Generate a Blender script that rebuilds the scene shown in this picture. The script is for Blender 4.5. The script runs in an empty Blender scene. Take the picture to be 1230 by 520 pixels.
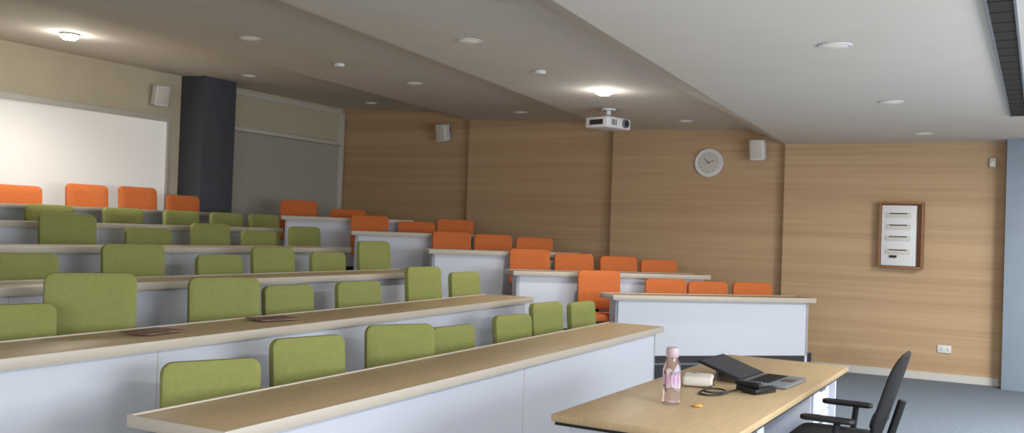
import bpy, bmesh, math, random
from mathutils import Matrix, Vector
random.seed(4)
S=bpy.context.scene
try:
    S.view_settings.view_transform='Standard'; S.view_settings.look='None'
except Exception: pass

# ---------------------------------------------------------------- materials
def new_mat(name,col,rough=.6,metal=0,spec=.4,var=0,scale=20,bump=0,emit=0,trans=0,stretch=(1,1,1)):
    m=bpy.data.materials.new(name); m.use_nodes=True
    nt=m.node_tree; b=nt.nodes['Principled BSDF']
    c=(*col,1)
    b.inputs['Base Color'].default_value=c
    b.inputs['Roughness'].default_value=rough
    b.inputs['Metallic'].default_value=metal
    b.inputs['Specular IOR Level'].default_value=spec
    b.inputs['Transmission Weight'].default_value=trans
    if emit:
        b.inputs['Emission Color'].default_value=c; b.inputs['Emission Strength'].default_value=emit
    if var or bump:
        tc=nt.nodes.new('ShaderNodeTexCoord'); mp=nt.nodes.new('ShaderNodeMapping')
        mp.inputs['Scale'].default_value=stretch
        nz=nt.nodes.new('ShaderNodeTexNoise'); nz.inputs['Scale'].default_value=scale; nz.inputs['Detail'].default_value=4
        nt.links.new(tc.outputs['Object'],mp.inputs[0]); nt.links.new(mp.outputs[0],nz.inputs['Vector'])
        if var:
            rp=nt.nodes.new('ShaderNodeValToRGB')
            rp.color_ramp.elements[0].position=.3; rp.color_ramp.elements[1].position=.7
            rp.color_ramp.elements[0].color=(*[x*(1-var) for x in col],1)
            rp.color_ramp.elements[1].color=(*[min(1,x*(1+var)) for x in col],1)
            nt.links.new(nz.outputs['Fac'],rp.inputs[0]); nt.links.new(rp.outputs[0],b.inputs['Base Color'])
        if bump:
            bp=nt.nodes.new('ShaderNodeBump'); bp.inputs['Strength'].default_value=bump; bp.inputs['Distance'].default_value=.01
            nt.links.new(nz.outputs['Fac'],bp.inputs['Height']); nt.links.new(bp.outputs[0],b.inputs['Normal'])
    return m
def srgb(r,g,b):
    f=lambda v:((v/255+.055)/1.055)**2.4 if v>10 else v/3294
    return (f(r),f(g),f(b))
M={}
M['ceil']=new_mat('ceiling_paint',srgb(220,215,207),.85,var=.02,scale=2)
M['beige']=new_mat('beige_wall_paint',srgb(204,194,172),.8,var=.03,scale=3)
M['carpet']=new_mat('carpet_grey',srgb(112,124,138),.95,var=.22,scale=50,bump=.3)
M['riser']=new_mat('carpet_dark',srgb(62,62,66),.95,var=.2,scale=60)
M['white']=new_mat('white_laminate',srgb(204,209,222),.45)
M['edge']=new_mat('pale_edge_band',srgb(192,184,172),.4)
M['top']=new_mat('desk_wood_laminate',srgb(184,160,124),.4,var=.08,scale=6,stretch=(1,12,1))
M['green']=new_mat('green_fabric',srgb(140,144,86),.9,spec=.2,var=.05,scale=40,bump=.12)
M['orange']=new_mat('orange_fabric',srgb(204,114,64),.9,spec=.2,var=.06,scale=40,bump=.12)
M['black']=new_mat('black_plastic',srgb(26,26,29),.45)
M['mesh']=new_mat('black_mesh_fabric',srgb(20,20,24),.8,var=.3,scale=120)
M['metal']=new_mat('brushed_metal',srgb(170,170,172),.35,metal=.9)
M['column']=new_mat('charcoal_column_paint',srgb(80,84,92),.7,spec=.2,var=.05,scale=4)
M['bluegrey']=new_mat('bluegrey_pilaster_paint',srgb(142,155,170),.6,var=.03,scale=4)
M['frame']=new_mat('window_frame_white',srgb(205,203,198),.5)
M['blind']=new_mat('white_roller_blind',srgb(222,220,216),.8,var=.02,scale=30,emit=.3)  # emission put in as daylight shining through the blind
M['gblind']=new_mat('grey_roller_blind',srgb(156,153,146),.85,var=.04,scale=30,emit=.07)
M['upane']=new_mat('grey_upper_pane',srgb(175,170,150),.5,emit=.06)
M['plast']=new_mat('white_plastic',srgb(225,225,228),.4)
M['cream']=new_mat('cream_plastic',srgb(208,204,196),.45)
M['pgrey']=new_mat('silver_grey_plastic',srgb(120,126,134),.4)
M['screen']=new_mat('dark_screen',srgb(46,56,68),.15)
M['slot']=new_mat('slot_dark',srgb(48,46,44),.7)
M['boxwood']=new_mat('cabinet_brown_wood',srgb(150,106,72),.5,var=.1,scale=8,stretch=(1,1,10))
M['lampoff']=new_mat('downlight_glass',srgb(235,230,222),.3,emit=.12)
M['lampon']=new_mat('downlight_lit',(1,.96,.88),.3,emit=45)
M['pink']=new_mat('pink_bottle_plastic',srgb(240,224,238),.05,trans=.95)
M['pinkcap']=new_mat('mauve_cap',srgb(214,192,204),.3,trans=.4)
M['water']=new_mat('bottle_print',srgb(205,160,192),.3)
M['paper']=new_mat('magazine_paper',srgb(120,90,80),.5,var=.6,scale=25)
M['red']=new_mat('orange_disc',srgb(215,160,90),.4)
def wood_wall():
    m=bpy.data.materials.new('plywood_panel'); m.use_nodes=True; nt=m.node_tree; b=nt.nodes['Principled BSDF']
    b.inputs['Roughness'].default_value=.6; b.inputs['Specular IOR Level'].default_value=.25
    tc=nt.nodes.new('ShaderNodeTexCoord'); N=nt.nodes; L=nt.links
    def noise(sc,stretch,det):
        mp=N.new('ShaderNodeMapping'); mp.inputs['Scale'].default_value=stretch
        n=N.new('ShaderNodeTexNoise'); n.inputs['Scale'].default_value=sc; n.inputs['Detail'].default_value=det
        L.new(tc.outputs['Object'],mp.inputs[0]); L.new(mp.outputs[0],n.inputs['Vector']); return n
    n1=noise(1.0,(.12,.12,8),2); n2=noise(1.0,(.8,.8,45),3)
    mx=N.new('ShaderNodeMath'); mx.operation='MULTIPLY_ADD'; mx.inputs[1].default_value=.65
    m2=N.new('ShaderNodeMath'); m2.operation='MULTIPLY'; m2.inputs[1].default_value=.35
    L.new(n2.outputs['Fac'],m2.inputs[0]); L.new(n1.outputs['Fac'],mx.inputs[0]); L.new(m2.outputs[0],mx.inputs[2])
    r=N.new('ShaderNodeValToRGB'); r.color_ramp.elements[0].position=.36; r.color_ramp.elements[1].position=.64
    r.color_ramp.elements[0].color=(*srgb(180,150,117),1); r.color_ramp.elements[1].color=(*srgb(197,168,133),1)
    L.new(mx.outputs[0],r.inputs[0]); L.new(r.outputs[0],b.inputs['Base Color'])
    return m
M['wood']=wood_wall()

# ---------------------------------------------------------------- mesh builder
class B:
    def __init__(s,name): s.name=name; s.bm=bmesh.new(); s.mats=[]
    def mi(s,k):
        if k not in s.mats: s.mats.append(k)
        return s.mats.index(k)
    def merge(s,tmp,k,mat):
        i=s.mi(k)
        for f in tmp.faces: f.material_index=i
        tmp.transform(mat)
        me=bpy.data.meshes.new('t'); tmp.to_mesh(me); tmp.free(); s.bm.from_mesh(me); bpy.data.meshes.remove(me)
    def box(s,c,d,k,bev=0,rot=None,seg=2):
        t=bmesh.new(); bmesh.ops.create_cube(t,size=1); t.transform(Matrix.Diagonal((*d,1)))
        if bev: bmesh.ops.bevel(t,geom=list(t.edges),offset=bev,segments=seg,affect='EDGES',profile=.5)
        m=Matrix.Translation(c)@(rot if rot else Matrix.Identity(4)); s.merge(t,k,m)
    def cyl(s,c,r,h,k,r2=None,rot=None,n=24,bev=0):
        t=bmesh.new(); bmesh.ops.create_cone(t,cap_ends=True,segments=n,radius1=r,radius2=r if r2 is None else r2,depth=h)
        m=Matrix.Translation(c)@(rot if rot else Matrix.Identity(4)); s.merge(t,k,m)
    def tube(s,a,b,r,k,n=12):
        a=Vector(a);b=Vector(b);d=b-a
        s.cyl((a+b)/2,r,d.length,k,rot=d.to_track_quat('Z','Y').to_matrix().to_4x4(),n=n)
    def lathe(s,c,prof,k,n=28,rot=None):
        t=bmesh.new(); rings=[]
        for r,z in prof:
            rings.append([t.verts.new((max(r,1e-4)*math.cos(2*math.pi*i/n),max(r,1e-4)*math.sin(2*math.pi*i/n),z)) for i in range(n)])
        for a,b in zip(rings,rings[1:]):
            for i in range(n): t.faces.new((a[i],a[(i+1)%n],b[(i+1)%n],b[i]))
        t.faces.new(rings[0][::-1]); t.faces.new(rings[-1])
        s.merge(t,k,Matrix.Translation(c)@(rot if rot else Matrix.Identity(4)))
    def cushion(s,w,h,t,rad,curve,k,mat):
        tm=bmesh.new()
        def outline(ins):
            W=w/2-ins;H=h/2-ins;R=max(rad-ins,.01);pts=[]
            for cx,cz,a0 in((W-R,H-R,0),(-(W-R),H-R,90),(-(W-R),-(H-R),180),(W-R,-(H-R),270)):
                for i in range(6):
                    a=math.radians(a0+i*18); pts.append((cx+R*math.cos(a),cz+R*math.sin(a)))
            return pts
        layers=[]
        def bow(x,z): return -curve*(x/(w/2))**2*1.0
        for y,ins,sc in((-t/2,.05,.35),(-t/2,.05,.7),(-t/2+.002,.025,1),(-t*.3,.004,1),(0,0,1),(t*.3,.004,1),(t/2-.002,.025,1),(t/2,.05,.7),(t/2,.05,.35)):
            layers.append([tm.verts.new((x*sc,y+bow(x*sc,z*sc),z*sc)) for x,z in outline(ins)])
        n=len(layers[0])
        for a,b in zip(layers,layers[1:]):
            for i in range(n): tm.faces.new((a[i],a[(i+1)%n],b[(i+1)%n],b[i]))
        tm.faces.new(layers[0][::-1]); tm.faces.new(layers[-1])
        bmesh.ops.recalc_face_normals(tm,faces=tm.faces)
        s.merge(tm,k,mat)
    def prism(s,pts,z0,z1,kt,ks):
        bm=s.bm; it=s.mi(kt); iS=s.mi(ks)
        a=[bm.verts.new((x,y,z0)) for x,y in pts]; b=[bm.verts.new((x,y,z1)) for x,y in pts]
        f=bm.faces.new(b); f.material_index=it
        f=bm.faces.new(a[::-1]); f.material_index=iS
        n=len(pts)
        for i in range(n):
            f=bm.faces.new((a[i],a[(i+1)%n],b[(i+1)%n],b[i])); f.material_index=iS
    def done(s,loc=(0,0,0),rz=0,smooth=True):
        bmesh.ops.recalc_face_normals(s.bm,faces=s.bm.faces)
        me=bpy.data.meshes.new(s.name); s.bm.to_mesh(me); s.bm.free()
        for k in s.mats: me.materials.append(M[k])
        if smooth:
            me.polygons.foreach_set('use_smooth',[True]*len(me.polygons))
            try: me.set_sharp_from_angle(angle=math.radians(38))
            except Exception: pass
        o=bpy.data.objects.new(s.name,me); o.location=loc; o.rotation_euler=(0,0,rz)
        S.collection.objects.link(o); return o
RX=lambda d:Matrix.Rotation(math.radians(d),4,'X')
RY=lambda d:Matrix.Rotation(math.radians(d),4,'Y')
RZ=lambda d:Matrix.Rotation(math.radians(d),4,'Z')
T=Matrix.Translation

XW=12.1; YB=10.3; XL=-3.0; YF=-3.5
# ---------------------------------------------------------------- shell
b=B('floor'); b.box(((XL+XW)/2,(YF+YB)/2,-.05),(XW-XL,YB-YF,.1),'carpet'); b.done()
# (y at left wall, y at right wall, z): ceiling bays step up towards the back
prof=[(YF,YF,2.85),(1.75,2.88,2.85),(2.2,3.36,3.06),(3.65,5.3,3.10),(3.85,5.5,3.24),(6.3,7.74,3.31),(6.45,7.9,3.44),(YB,YB,3.58)]
b=B('ceiling'); bm=b.bm; i=b.mi('ceil')
lo=[[bm.verts.new((x,p[q],p[2])) for p in prof] for q,x in ((0,XL),(1,XW))]
up=[[bm.verts.new((x,y,3.9)) for y in (YF,YB)] for x in (XL,XW)]
for k in range(len(prof)-1): bm.faces.new((lo[0][k],lo[0][k+1],lo[1][k+1],lo[1][k]))
bm.faces.new((up[0][0],up[1][0],up[1][1],up[0][1]))
for s_ in (0,1): bm.faces.new(lo[s_]+[up[s_][1],up[s_][0]])
bm.faces.new((lo[0][0],lo[1][0],up[1][0],up[0][0])); bm.faces.new((lo[0][-1],lo[1][-1],up[1][-1],up[0][-1]))
b.done(smooth=False)
def ceil_z(x,y):
    t=(x-XL)/(XW-XL)
    ys=[(p[0]+(p[1]-p[0])*t,p[2]) for p in prof]
    for (a,za),(c,zc) in zip(ys,ys[1:]):
        if a<=y<=c: return za+(zc-za)*(y-a)/(c-a)
b=B('wall_back'); b.box(((XL+XW)/2,YB+.1,1.95),(XW-XL+.4,.2,3.9),'beige'); b.done()
b=B('wall_left'); b.box((XL-.1,(YF+YB)/2,1.95),(.2,YB-YF,3.9),'beige'); b.done()
b=B('wall_front'); b.box(((XL+XW)/2,YF-.1,1.95),(XW-XL+.4,.2,3.9),'beige'); b.done()
# saw-tooth plywood panels: each one stands proud at its far end
SAW=.12
b=B('wall_right')
b.box((XW+.15,(YF+YB)/2,1.95),(.2,YB-YF,3.9),'wood')
edges=[YF,.36,2.88,5.3,7.74,YB]
for y0,y1 in zip(edges,edges[1:]):
    b.prism([(XW,y0+.003),(XW+.1,y0+.003),(XW+.1,y1-.003),(XW-SAW,y1-.003)],0,3.75,'wood','wood')
b.done(smooth=False)
def wallx(y):
    for y0,y1 in zip(edges,edges[1:]):
        if y0<=y<=y1: return XW-SAW*(y-y0)/(y1-y0)
b=B('baseboard_right'); b.prism([(wallx(.4)-.018,.38),(wallx(.4)-.001,.38),(wallx(2.5)-.001,2.5),(wallx(2.5)-.018,2.5)],0,.09,'frame','frame'); b.done(smooth=False)
b=B('trim_pilaster'); b.box((XW-.14,-.1,1.425),(.28,.9,2.85),'bluegrey',.006); b.done()
b=B('trim_column'); b.box((8.89,YB-.225,2.25),(.58,.45,2.72),'column',.008); b.done()

tiers=[(.20,3.90,4.36,3.98),(.40,5.46,5.50,5.24),(.60,6.90,6.82,6.44),(.79,8.05,8.05,7.66),(.96,9.15,9.15,8.90)]
hp=0
for n,(h,yl,yr,s_) in enumerate(tiers):
    b=B('floor_tier')
    pts=[(XL,yl),(8.2,yr),(9.1,s_+.02),(11.0,s_-1.88),(11.14,s_-1.5),(XW,s_-1.5),(XW,YB),(XL,YB)]
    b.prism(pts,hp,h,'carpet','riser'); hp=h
    b.done(smooth=False)

# ---------------------------------------------------------------- windows / blinds on back wall
b=B('window_1')
x0,x1=-1.0,8.37
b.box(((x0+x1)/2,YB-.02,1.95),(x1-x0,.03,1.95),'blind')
b.box(((x0+x1)/2,YB-.05,2.95),(x1-x0+.06,.09,.07),'frame',.01)
b.box(((x0+x1)/2,YB-.03,.985),(x1-x0+.06,.05,.05),'frame')
for x in(x0,x1,4.2): b.box((x,YB-.03,1.95),(.03,.05,1.95),'frame')
b.done()
b=B('window_2')
x0,x1=9.2,11.85
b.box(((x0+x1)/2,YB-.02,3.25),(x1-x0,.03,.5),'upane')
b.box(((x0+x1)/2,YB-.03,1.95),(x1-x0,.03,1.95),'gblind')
b.box(((x0+x1)/2,YB-.06,2.97),(x1-x0,.09,.07),'frame',.02)
b.box((x1+.05,YB-.04,2.25),(.10,.08,2.5),'frame',.005)
b.box(((x0+x1)/2,YB-.03,3.5),(x1-x0+.1,.05,.05),'frame')
b.done()

# ---------------------------------------------------------------- desks
def desk(p0,p1,h,floor,depth,toe=.05,fins=True):
    p0=Vector(p0);p1=Vector(p1);d=p1-p0;L=d.length;a=math.degrees(math.atan2(d.y,d.x))
    b=B('tiered_desk')
    zt=h-floor
    b.box((L/2,depth/2,zt-.022),(L,depth,.028),'top',.003)
    b.box((L/2,depth/2,zt-.045),(L-.004,depth-.004,.022),'edge')
    b.box((L/2,.004,zt-.026),(L+.01,.012,.05),'edge',.003)
    b.box((L/2,depth-.004,zt-.026),(L+.01,.012,.05),'edge',.003)
    for x in(0,L): b.box((x,depth/2,zt-.026),(.012,depth-.01,.05),'edge',.003)
    n=max(1,round(L/2.8)); w=(L-.12)/n
    b.box((L/2,.075,(zt-.056+toe)/2),(L-.12,.02,zt-.056-toe),'white')
    for i in range(1,n):
        b.box((.06+w*i,.0645,(zt-.056+toe)/2),(.006,.002,zt-.056-toe),'edge')
        if fins: b.box((.06+w*i,.165,(zt-.056)/2),(.025,.16,zt-.056),'white')
    e=.19
    for x in(.07,L-.07): b.box((x,.065+e/2,(zt-.056)/2),(.03,e,zt-.056),'white')
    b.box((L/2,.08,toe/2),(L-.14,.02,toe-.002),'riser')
    return b.done((p0.x,p0.y,floor),math.radians(a))
def lerpY(yl,yr,x): return yl+(yr-yl)*(x-2.4)/(8.15-2.4)
desk((2.66,2.84),(8.3,3.08),.75,0,.57)
rows=[(.95,.20,4.02,4.40),(1.15,.40,5.48,5.52),(1.35,.60,6.92,6.84),(1.54,.79,8.07,8.07),(1.71,.96,9.17,9.17)]
ends=[8.1,8.1,8.18,8.35,8.62]
for (h,f,yl,yr),xe in zip(rows,ends):
    desk((1.0,lerpY(yl,yr,1.0)),(xe,lerpY(yl,yr,xe)),h,f,.55)
R2=.7071
starts=[4.0,5.26,6.46,7.68,8.92]; lens=[2.5,2.5,2.1,1.95,1.8]
for (h,f,_,_),s_,L in zip(rows,starts,lens):
    desk((9.2,s_),(9.2+L*R2,s_-L*R2),h,f,.42,toe=.08,fins=False)

# ---------------------------------------------------------------- chairs
def chair(name,col,X,Y,floor,top,rz):
    b=B(name)
    hb=.45
    b.cushion(.52,hb,.075,.06,.03,col,T((0,0,top-hb/2))@RX(-5))
    b.box((0,.045,top-hb*.62),(.30,.02,.2),'black',.008,rot=RX(-5))
    b.cushion(.50,.46,.08,.09,0,col,T((0,-.25,.46))@RX(90))
    b.box((0,-.25,.405),(.36,.34,.03),'black',.01)
    b.box((0,.05,(.42+top-.25)/2),(.07,.02,top-.25-.38),'black',.006)
    b.box((0,-.1,.40),(.07,.3,.02),'black',.006)
    b.cyl((0,-.25,.25),.026,.28,'metal'); b.cyl((0,-.25,.13),.04,.12,'black')
    for k in range(5):
        a=math.radians(72*k+18); c=Vector((0,-.25,.1)); e=c+Vector((math.cos(a)*.25,math.sin(a)*.25,-.03))
        b.tube(c,e,.016,'black',8)
        b.cyl((e.x,e.y,.03),.03,.022,'black',rot=RZ(72*k+18)@RX(90),n=14)
    b.done((X,Y,floor+.001),math.radians(rz))
green=[
 (3.36,3.71,0,.88,-22),(4.15,3.78,0,.93,-12),(5.13,3.83,0,.93,-28),(5.85,3.88,0,.865,-4),(6.8,3.9,0,.89,-6),(7.47,3.93,0,.96,-4),(8.22,3.93,0,.93,-2),
 (3.0,4.93,.2,.90,-10),(3.55,4.98,.2,1.06,-28),(4.66,5.05,.2,1.0,-22),(5.35,5.1,.2,.92,-2),(6.25,5.14,.2,.92,-6),(7.25,5.17,.2,1.03,-3),(8.02,5.19,.2,.96,-2),
 (3.97,6.38,.4,.92,-10),(4.91,6.38,.4,.99,-12),(5.81,6.38,.4,.9,0),(6.47,6.38,.4,.97,-4),(7.25,6.38,.4,.92,0),(7.97,6.36,.4,1.04,-2),
 (5.25,7.75,.6,1.02,-10),(6.13,7.75,.6,.91,-3),(6.92,7.75,.6,.97,0),(7.6,7.72,.6,.91,0),(8.3,7.68,.6,.97,0),
 (5.8,8.87,.79,.92,-4),(6.68,8.87,.79,.92,0),(7.47,8.87,.79,.92,2),(8.17,8.87,.79,.92,0),(8.78,8.84,.79,.92,0)]
for X,Y,f,t,r in green: chair('green_lecture_chair','green',X,Y,f,t,r)
orange=[(6.0,9.76,.96,.96,-6),(6.84,9.76,.96,1.02,-4),(7.54,9.76,.96,1.03,-4),(8.22,9.74,.96,.96,0)]
for X,Y,f,t,r in orange: chair('orange_lecture_chair','orange',X,Y,f,t,r)
rch=[[(.1,.98),(.95,.9),(1.5,.88),(2.1,.88)],[(.4,.99),(.98,.95),(1.58,.93),(2.14,.9)],[(.42,.97),(.98,.95),(1.55,.93)],[(.3,.96),(.95,.9),(1.5,.95)],[(.25,.98),(.95,.88)]]
for (h,f,_,_),s_,cs in zip(rows,starts,rch):
    for t,top in cs:
        off=.76
        chair('orange_lecture_chair','orange',9.2+t*R2+off*R2,s_-t*R2+off*R2,f,top,-45+random.uniform(-4,4))

# ---------------------------------------------------------------- teacher's table
b=B('teachers_table')
x0,x1,y0,y1=3.86,6.7,1.13,1.98; zt=.75
b.box(((x0+x1)/2,(y0+y1)/2,zt-.02),(x1-x0,y1-y0,.036),'top',.006)
b.box(((x0+x1)/2,(y0+y1)/2,zt-.046),(x1-x0-.03,y1-y0-.03,.016),'black')
b.box(((x0+x1)/2,y1-.12,.4),(x1-x0-.2,.02,.6),'white')
for x in(x0+.07,x1-.07): b.box((x,(y0+y1)/2,.348),(.03,y1-y0-.14,.695),'white',.003)
for xa,xb in((4.32,4.85),(6.05,6.55)):
    b.box(((xa+xb)/2,1.52,.37),(xb-xa,.55,.64),'white',.004)
    for z in(.16,.37,.58):
        b.box(((xa+xb)/2,1.237,z),(xb-xa-.02,.018,.195),'white',.004)
        b.box(((xa+xb)/2,1.222,z+.05),(.14,.012,.014),'metal')
b.done()

b=B('water_bottle')
b.lathe((0,0,0),[(.034,0),(.044,.004),(.046,.03),(.042,.06),(.046,.09),(.046,.16),(.044,.19),(.030,.225),(.026,.235)],'pink')
b.lathe((0,0,0),[(.030,.236),(.032,.24),(.032,.272),(.027,.285)],'pinkcap')
for k in range(5):
    a=math.radians(150+k*26); b.box((.0465*math.cos(a),.0465*math.sin(a),.125),(.002,.012,.05),'water',rot=RZ(150+k*26))
b.done((4.50,1.62,.75))
b=B('laptop')
b.box((0,0,.012),(.40,.27,.022),'pgrey',.005)
for r in range(5):
    for c in range(13): b.box((-.165+c*.0275,.085-r*.026,.0245),(.022,.02,.004),'black')
b.box((0,-.085,.0235),(.11,.07,.002),'screen')
an=18; rot=RX(an); cs_,sn=math.cos(math.radians(an)),math.sin(math.radians(an))
b.box((0,.135+.14*cs_,.02+.14*sn),(.42,.29,.014),'black',.004,rot=rot)
b.box((0,.135+.14*cs_-.0035,.0285+.14*sn),(.395,.265,.002),'screen',rot=rot)
b.box((0,.33,.04),(.14,.02,.075),'pgrey',.003)
b.done((5.56,1.36,.75),math.radians(-4))
b=B('desk_telephone')
b.box((0,0,.02),(.2,.14,.035),'black',.012,rot=RX(6))
b.box((-.07,0,.05),(.045,.17,.028),'black',.012)
for i in range(3):
    for j in range(4): b.box((.0+i*.028,-.04+j*.026,.043),(.018,.016,.008),'pgrey')
b.done((5.16,1.36,.75),math.radians(-20))
b=B('cable_dock')
b.box((0,0,.03),(.2,.17,.055),'cream',.016,seg=3); b.box((0,-.086,.03),(.1,.006,.02),'black'); b.cyl((.05,.02,.06),.012,.006,'pgrey')
b.done((5.17,1.70,.75),math.radians(15))
def curve_obj(name,pts,r,k):
    cu=bpy.data.curves.new(name,'CURVE'); cu.dimensions='3D'; cu.bevel_depth=r; cu.bevel_resolution=3
    sp=cu.splines.new('NURBS'); sp.points.add(len(pts)-1); sp.use_endpoint_u=True; sp.order_u=4
    for p,c in zip(sp.points,pts): p.co=(*c,1)
    cu.materials.append(M[k]); o=bpy.data.objects.new(name,cu); S.collection.objects.link(o)
curve_obj('coiled_cable',[(5.15,1.60,.765),(5.0,1.6,.755),(4.85,1.62,.755),(4.82,1.52,.755),(4.95,1.45,.757),(5.08,1.52,.76),(5.0,1.62,.762),(4.86,1.58,.764),(4.9,1.47,.76),(5.08,1.44,.765)],.005,'black')
b=B('bottle_cap_disc'); b.lathe((0,0,0),[(.022,0),(.025,.003),(.025,.01),(.022,.012)],'red'); b.done((4.5,1.48,.751))
for n,(X,Y,r) in enumerate([(3.56,4.42,10),(4.6,4.5,-12)]):
    b=B('magazine'); b.box((0,0,.004),(.3,.21,.006),'paper',.001); b.box((0,0,.0015),(.29,.2,.003),'plast'); b.done((X,Y,.951),math.radians(r))

# ---------------------------------------------------------------- office chair
b=B('office_chair')
for k in range(5):
    a=math.radians(72*k+10); c=Vector((0,0,.12)); e=Vector((math.cos(a)*.31,math.sin(a)*.31,.075))
    b.tube(c,e,.02,'black',10)
    for s_ in(-.014,.014):
        b.cyl((e.x-math.sin(a)*s_,e.y+math.cos(a)*s_,.03),.03,.018,'black',rot=RZ(72*k+10)@RX(90),n=16)
b.cyl((0,0,.17),.035,.14,'black'); b.cyl((0,0,.31),.022,.2,'metal')
b.box((0,0,.41),(.22,.26,.05),'black',.015)
b.cushion(.50,.48,.08,.10,0,'mesh',T((0,.02,.475))@RX(90))
b.tube((0,-.12,.41),(0,-.25,.46),.022,'black'); b.tube((0,-.25,.46),(0,-.33,.74),.022,'black')
b.cushion(.44,.52,.03,.15,-.03,'mesh',T((0,-.28,.76))@RX(17))
b.cushion(.36,.12,.05,.05,-.03,'black',T((0,-.235,.63))@RX(17))
for s_ in(-1,1):
    b.tube((s_*.12,0,.41),(s_*.29,-.02,.43),.018,'black')
    b.tube((s_*.29,-.02,.43),(s_*.30,-.04,.62),.018,'black')
    b.cushion(.085,.29,.035,.035,0,'black',T((s_*.30,.01,.64))@RX(90))
b.done((5.50,.97,0.001),math.radians(0))

# ---------------------------------------------------------------- wall fixtures
b=B('wall_clock'); r=RY(-90)
b.lathe((0,0,0),[(.19,0),(.195,.01),(.195,.03),(.185,.04),(.15,.035)],'plast',48,rot=r)
b.lathe((-.034,0,0),[(.145,0),(.145,.004)],'cream',48,rot=r)
for k in range(12):
    a=math.radians(30*k); b.box((-.041,.125*math.sin(a),.125*math.cos(a)),(.003,.006,.018),'pgrey',rot=RX(-30*k))
b.box((-.044,.03,.03),(.003,.008,.08),'slot',rot=RX(-45)); b.box((-.046,-.04,.016),(.003,.006,.09),'slot',rot=RX(68)); b.cyl((-.046,0,0),.01,.006,'black',rot=r)
b.done((wallx(3.9)-.008,3.9,2.62))
def speaker(loc,rz,tilt=12):
    b=B('wall_speaker')
    b.box((0,.0,0),(.19,.15,.27),'plast',.02,rot=RX(tilt),seg=3)
    b.box((0,-.076,-.01),(.155,.01,.22),'cream',.004,rot=RX(tilt))
    b.box((0,.10,.02),(.05,.08,.06),'black',.005); b.box((0,.135,.02),(.1,.015,.14),'black',.004)
    b.done(loc,math.radians(rz))
speaker((wallx(3.22)-.15,3.22,2.78),-90); speaker((wallx(8.2)-.15,8.2,3.12),-90); speaker((8.15,YB-.145,3.24),-12)
b=B('notice_cabinet')
W,H,D=.5,.80,.12
b.box((-.01,0,0),(.02,W,H),'boxwood')
for s_ in(-1,1):
    b.box((-D/2,s_*(W/2-.012),0),(D,.024,H),'boxwood',.002); b.box((-D/2,0,s_*(H/2-.012)),(D,W-.048,.024),'boxwood',.002)
b.box((-.06,.025,-.005),(.08,W-.11,H-.07),'plast',.004)
for z in(.24,.1,-.04,-.2): b.box((-.104,.03,z),(.012,.28,.06),'cream',.002); b.box((-.111,.03,z+.02),(.004,.2,.012),'slot')
b.box((-.111,.08,-.26),(.02,.08,.03),'slot',.001)
b.done((wallx(1.71)-.001,1.46,1.72))
b=B('power_socket'); b.box((0,0,0),(.016,.15,.09),'plast',.004)
for y in(-.035,.035):
    b.box((-.009,y,.012),(.003,.008,.012),'slot'); b.box((-.009,y-.012,-.012),(.003,.008,.008),'slot'); b.box((-.009,y+.012,-.012),(.003,.008,.008),'slot')
b.done((wallx(1.0)-.01,.96,.38))
b=B('motion_sensor'); b.box((0,0,0),(.05,.07,.11),'cream',.012); b.cyl((-.025,0,-.015),.022,.012,'plast',rot=RY(-90)); b.done((wallx(.5)-.027,.5,2.6))

b=B('ceiling_projector')
b.box((0,0,0),(.44,.34,.13),'plast',.022,seg=3)
b.cyl((.1,-.18,0),.05,.04,'pgrey',rot=RX(90)); b.cyl((.1,-.195,0),.038,.02,'screen',rot=RX(90))
for k in range(5): b.box((-.14+k*.02,-.171,0),(.008,.004,.07),'slot')
b.box((-.221,0,0),(.004,.2,.06),'slot')
zc=ceil_z(9.9,4.45); PZ=2.91
b.box((0,0,.075),(.26,.22,.02),'pgrey',.004)
b.cyl((0,0,(zc-PZ+.085)/2),.03,zc-PZ-.085,'plast'); b.cyl((0,0,zc-PZ-.012),.09,.02,'plast')
b.done((9.9,4.45,PZ),math.radians(-15))

def downlight(x,y,on):
    b=B('recessed_downlight')
    b.lathe((0,0,0),[(.10,0),(.105,-.003),(.10,-.008),(.078,-.008)],'plast',32)
    if on: b.lathe((0,0,-.0085),[(.095,0),(.085,-.02),(.055,-.038),(.02,-.045)],'lampon',32)
    else: b.lathe((0,0,-.0085),[(.078,0),(.07,-.003)],'lampoff',32)
    z=ceil_z(x,y); b.done((x,y,z-.001))
    if on:
        l=bpy.data.lights.new('downlight_lamp','SPOT'); l.energy=on; l.spot_size=math.radians(150); l.spot_blend=.8; l.shadow_soft_size=.08; l.color=(1,.95,.86)
        o=bpy.data.objects.new('downlight_lamp',l); o.location=(x,y,z-.14); S.collection.objects.link(o)
        l2=bpy.data.lights.new('downlight_lamp_glow','POINT'); l2.energy=on*.04; l2.shadow_soft_size=.08; l2.color=(1,.95,.86)
        o=bpy.data.objects.new('downlight_lamp_glow',l2); o.location=(x,y,z-.2); S.collection.objects.link(o)
for x in(.8,3.4,6.0,8.55,11.05):
    for y in(1.15,3.9,6.3,8.95):
        on=0
        if (x,y)==(8.55,3.9): on=100
        if (x,y)==(6.0,8.95): on=130
        downlight(x,y,on)
for x,y in((7.3,6.35),(7.35,4.0)):
    b=B('smoke_detector'); b.lathe((0,0,0),[(.05,0),(.055,-.01),(.05,-.03),(.03,-.035)],'plast'); b.done((x,y,ceil_z(x,y)-.001))
b=B('ceiling_air_slot')
b.box((5.0,.2,2.846),(9.4,.13,.02),'slot')
for y in(.135,.265): b.box((5.0,y,2.842),(9.4,.012,.026),'pgrey')
for k in range(38): b.box((.5+k*.245,.2,2.838),(.012,.12,.012),'black')
b.done()

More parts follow.
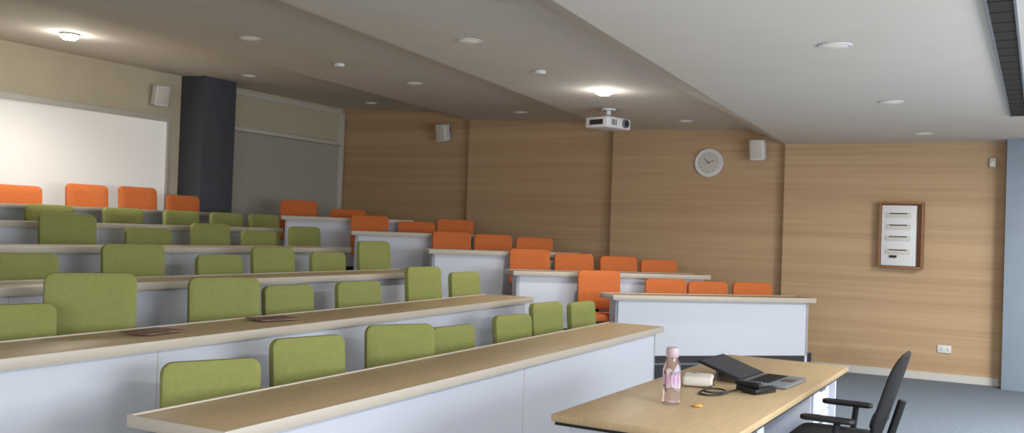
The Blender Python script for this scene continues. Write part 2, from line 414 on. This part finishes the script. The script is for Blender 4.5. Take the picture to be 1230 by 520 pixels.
# ---------------------------------------------------------------- lighting
def area(name,loc,d,sx,sy,e,col):
    l=bpy.data.lights.new(name,'AREA'); l.shape='RECTANGLE'; l.size=sx; l.size_y=sy; l.energy=e; l.color=col
    o=bpy.data.objects.new(name,l); o.location=loc; o.rotation_euler=Vector(d).to_track_quat('-Z','Y').to_euler(); S.collection.objects.link(o)
for nm,c,sz,ax in(('added_window_front',(4,YF+.02,1.75),(7,.04,1.7),0),('added_window_side',(XL+.02,.2,1.75),(.04,5.4,1.7),1)):  # invented windows out of view, added to go with the fill lights
    b=B(nm); b.box(c,sz,'blind')
    if ax==0:
        for x in(.5,2.8,5.2,7.5): b.box((x,YF+.04,1.75),(.06,.06,1.8),'frame')
        for z in(.88,2.62): b.box((4,YF+.04,z),(7.1,.06,.06),'frame')
    else:
        for y in(-2.5,-.7,1.1,2.9): b.box((XL+.04,y,1.75),(.06,.06,1.8),'frame')
        for z in(.88,2.62): b.box((XL+.04,.2,z),(.06,5.5,.06),'frame')
    b.done()
area('added_front_fill',(4.5,YF+.35,1.6),(0,1,.12),7,1.5,255,(.88,.94,1))  # added fill from the front, brightens ceiling and desk panels
area('added_side_fill',(XL+.35,.2,1.6),(1,-.05,.1),5.2,1.5,170,(1,.97,.93))  # added fill from the left, brightens the plywood wall
for x in (3.5,8.5):  # invented ceiling panels out of view, added to brighten the front zone
    b=B('added_ceiling_panel'); b.box((x,-1.2,2.84),(1.25,.35,.03),'frame',.004); b.box((x,-1.2,2.823),(1.18,.29,.006),'lampoff'); b.done()
    area('added_panel_fill',(x,-1.2,2.81),(0,0,-1),1.15,.28,110 if x<5 else 210,(1,.98,.94))  # added fill lamp below each invented panel
w=bpy.data.worlds.new('World'); S.world=w; w.use_nodes=True
w.node_tree.nodes['Background'].inputs[0].default_value=(.8,.85,1,1); w.node_tree.nodes['Background'].inputs[1].default_value=.5

# ---------------------------------------------------------------- camera
cam=bpy.data.cameras.new('camera'); co=bpy.data.objects.new('camera',cam); S.collection.objects.link(co)
cam.sensor_width=36; cam.lens=36*1100/1230; cam.clip_start=.05
yaw=math.radians(30); pit=math.radians(.94); roll=math.radians(2.0)
F=Vector((math.cos(yaw)*math.cos(pit),math.sin(yaw)*math.cos(pit),math.sin(pit)))
R=Vector((math.sin(yaw),-math.cos(yaw),0)); U=R.cross(F)
up_=U*math.cos(roll)-R*math.sin(roll); rt=R*math.cos(roll)+U*math.sin(roll)
mat=Matrix((( rt.x,up_.x,-F.x,0),(rt.y,up_.y,-F.y,0),(rt.z,up_.z,-F.z,1.6),(0,0,0,1)))
co.matrix_world=mat
S.camera=co
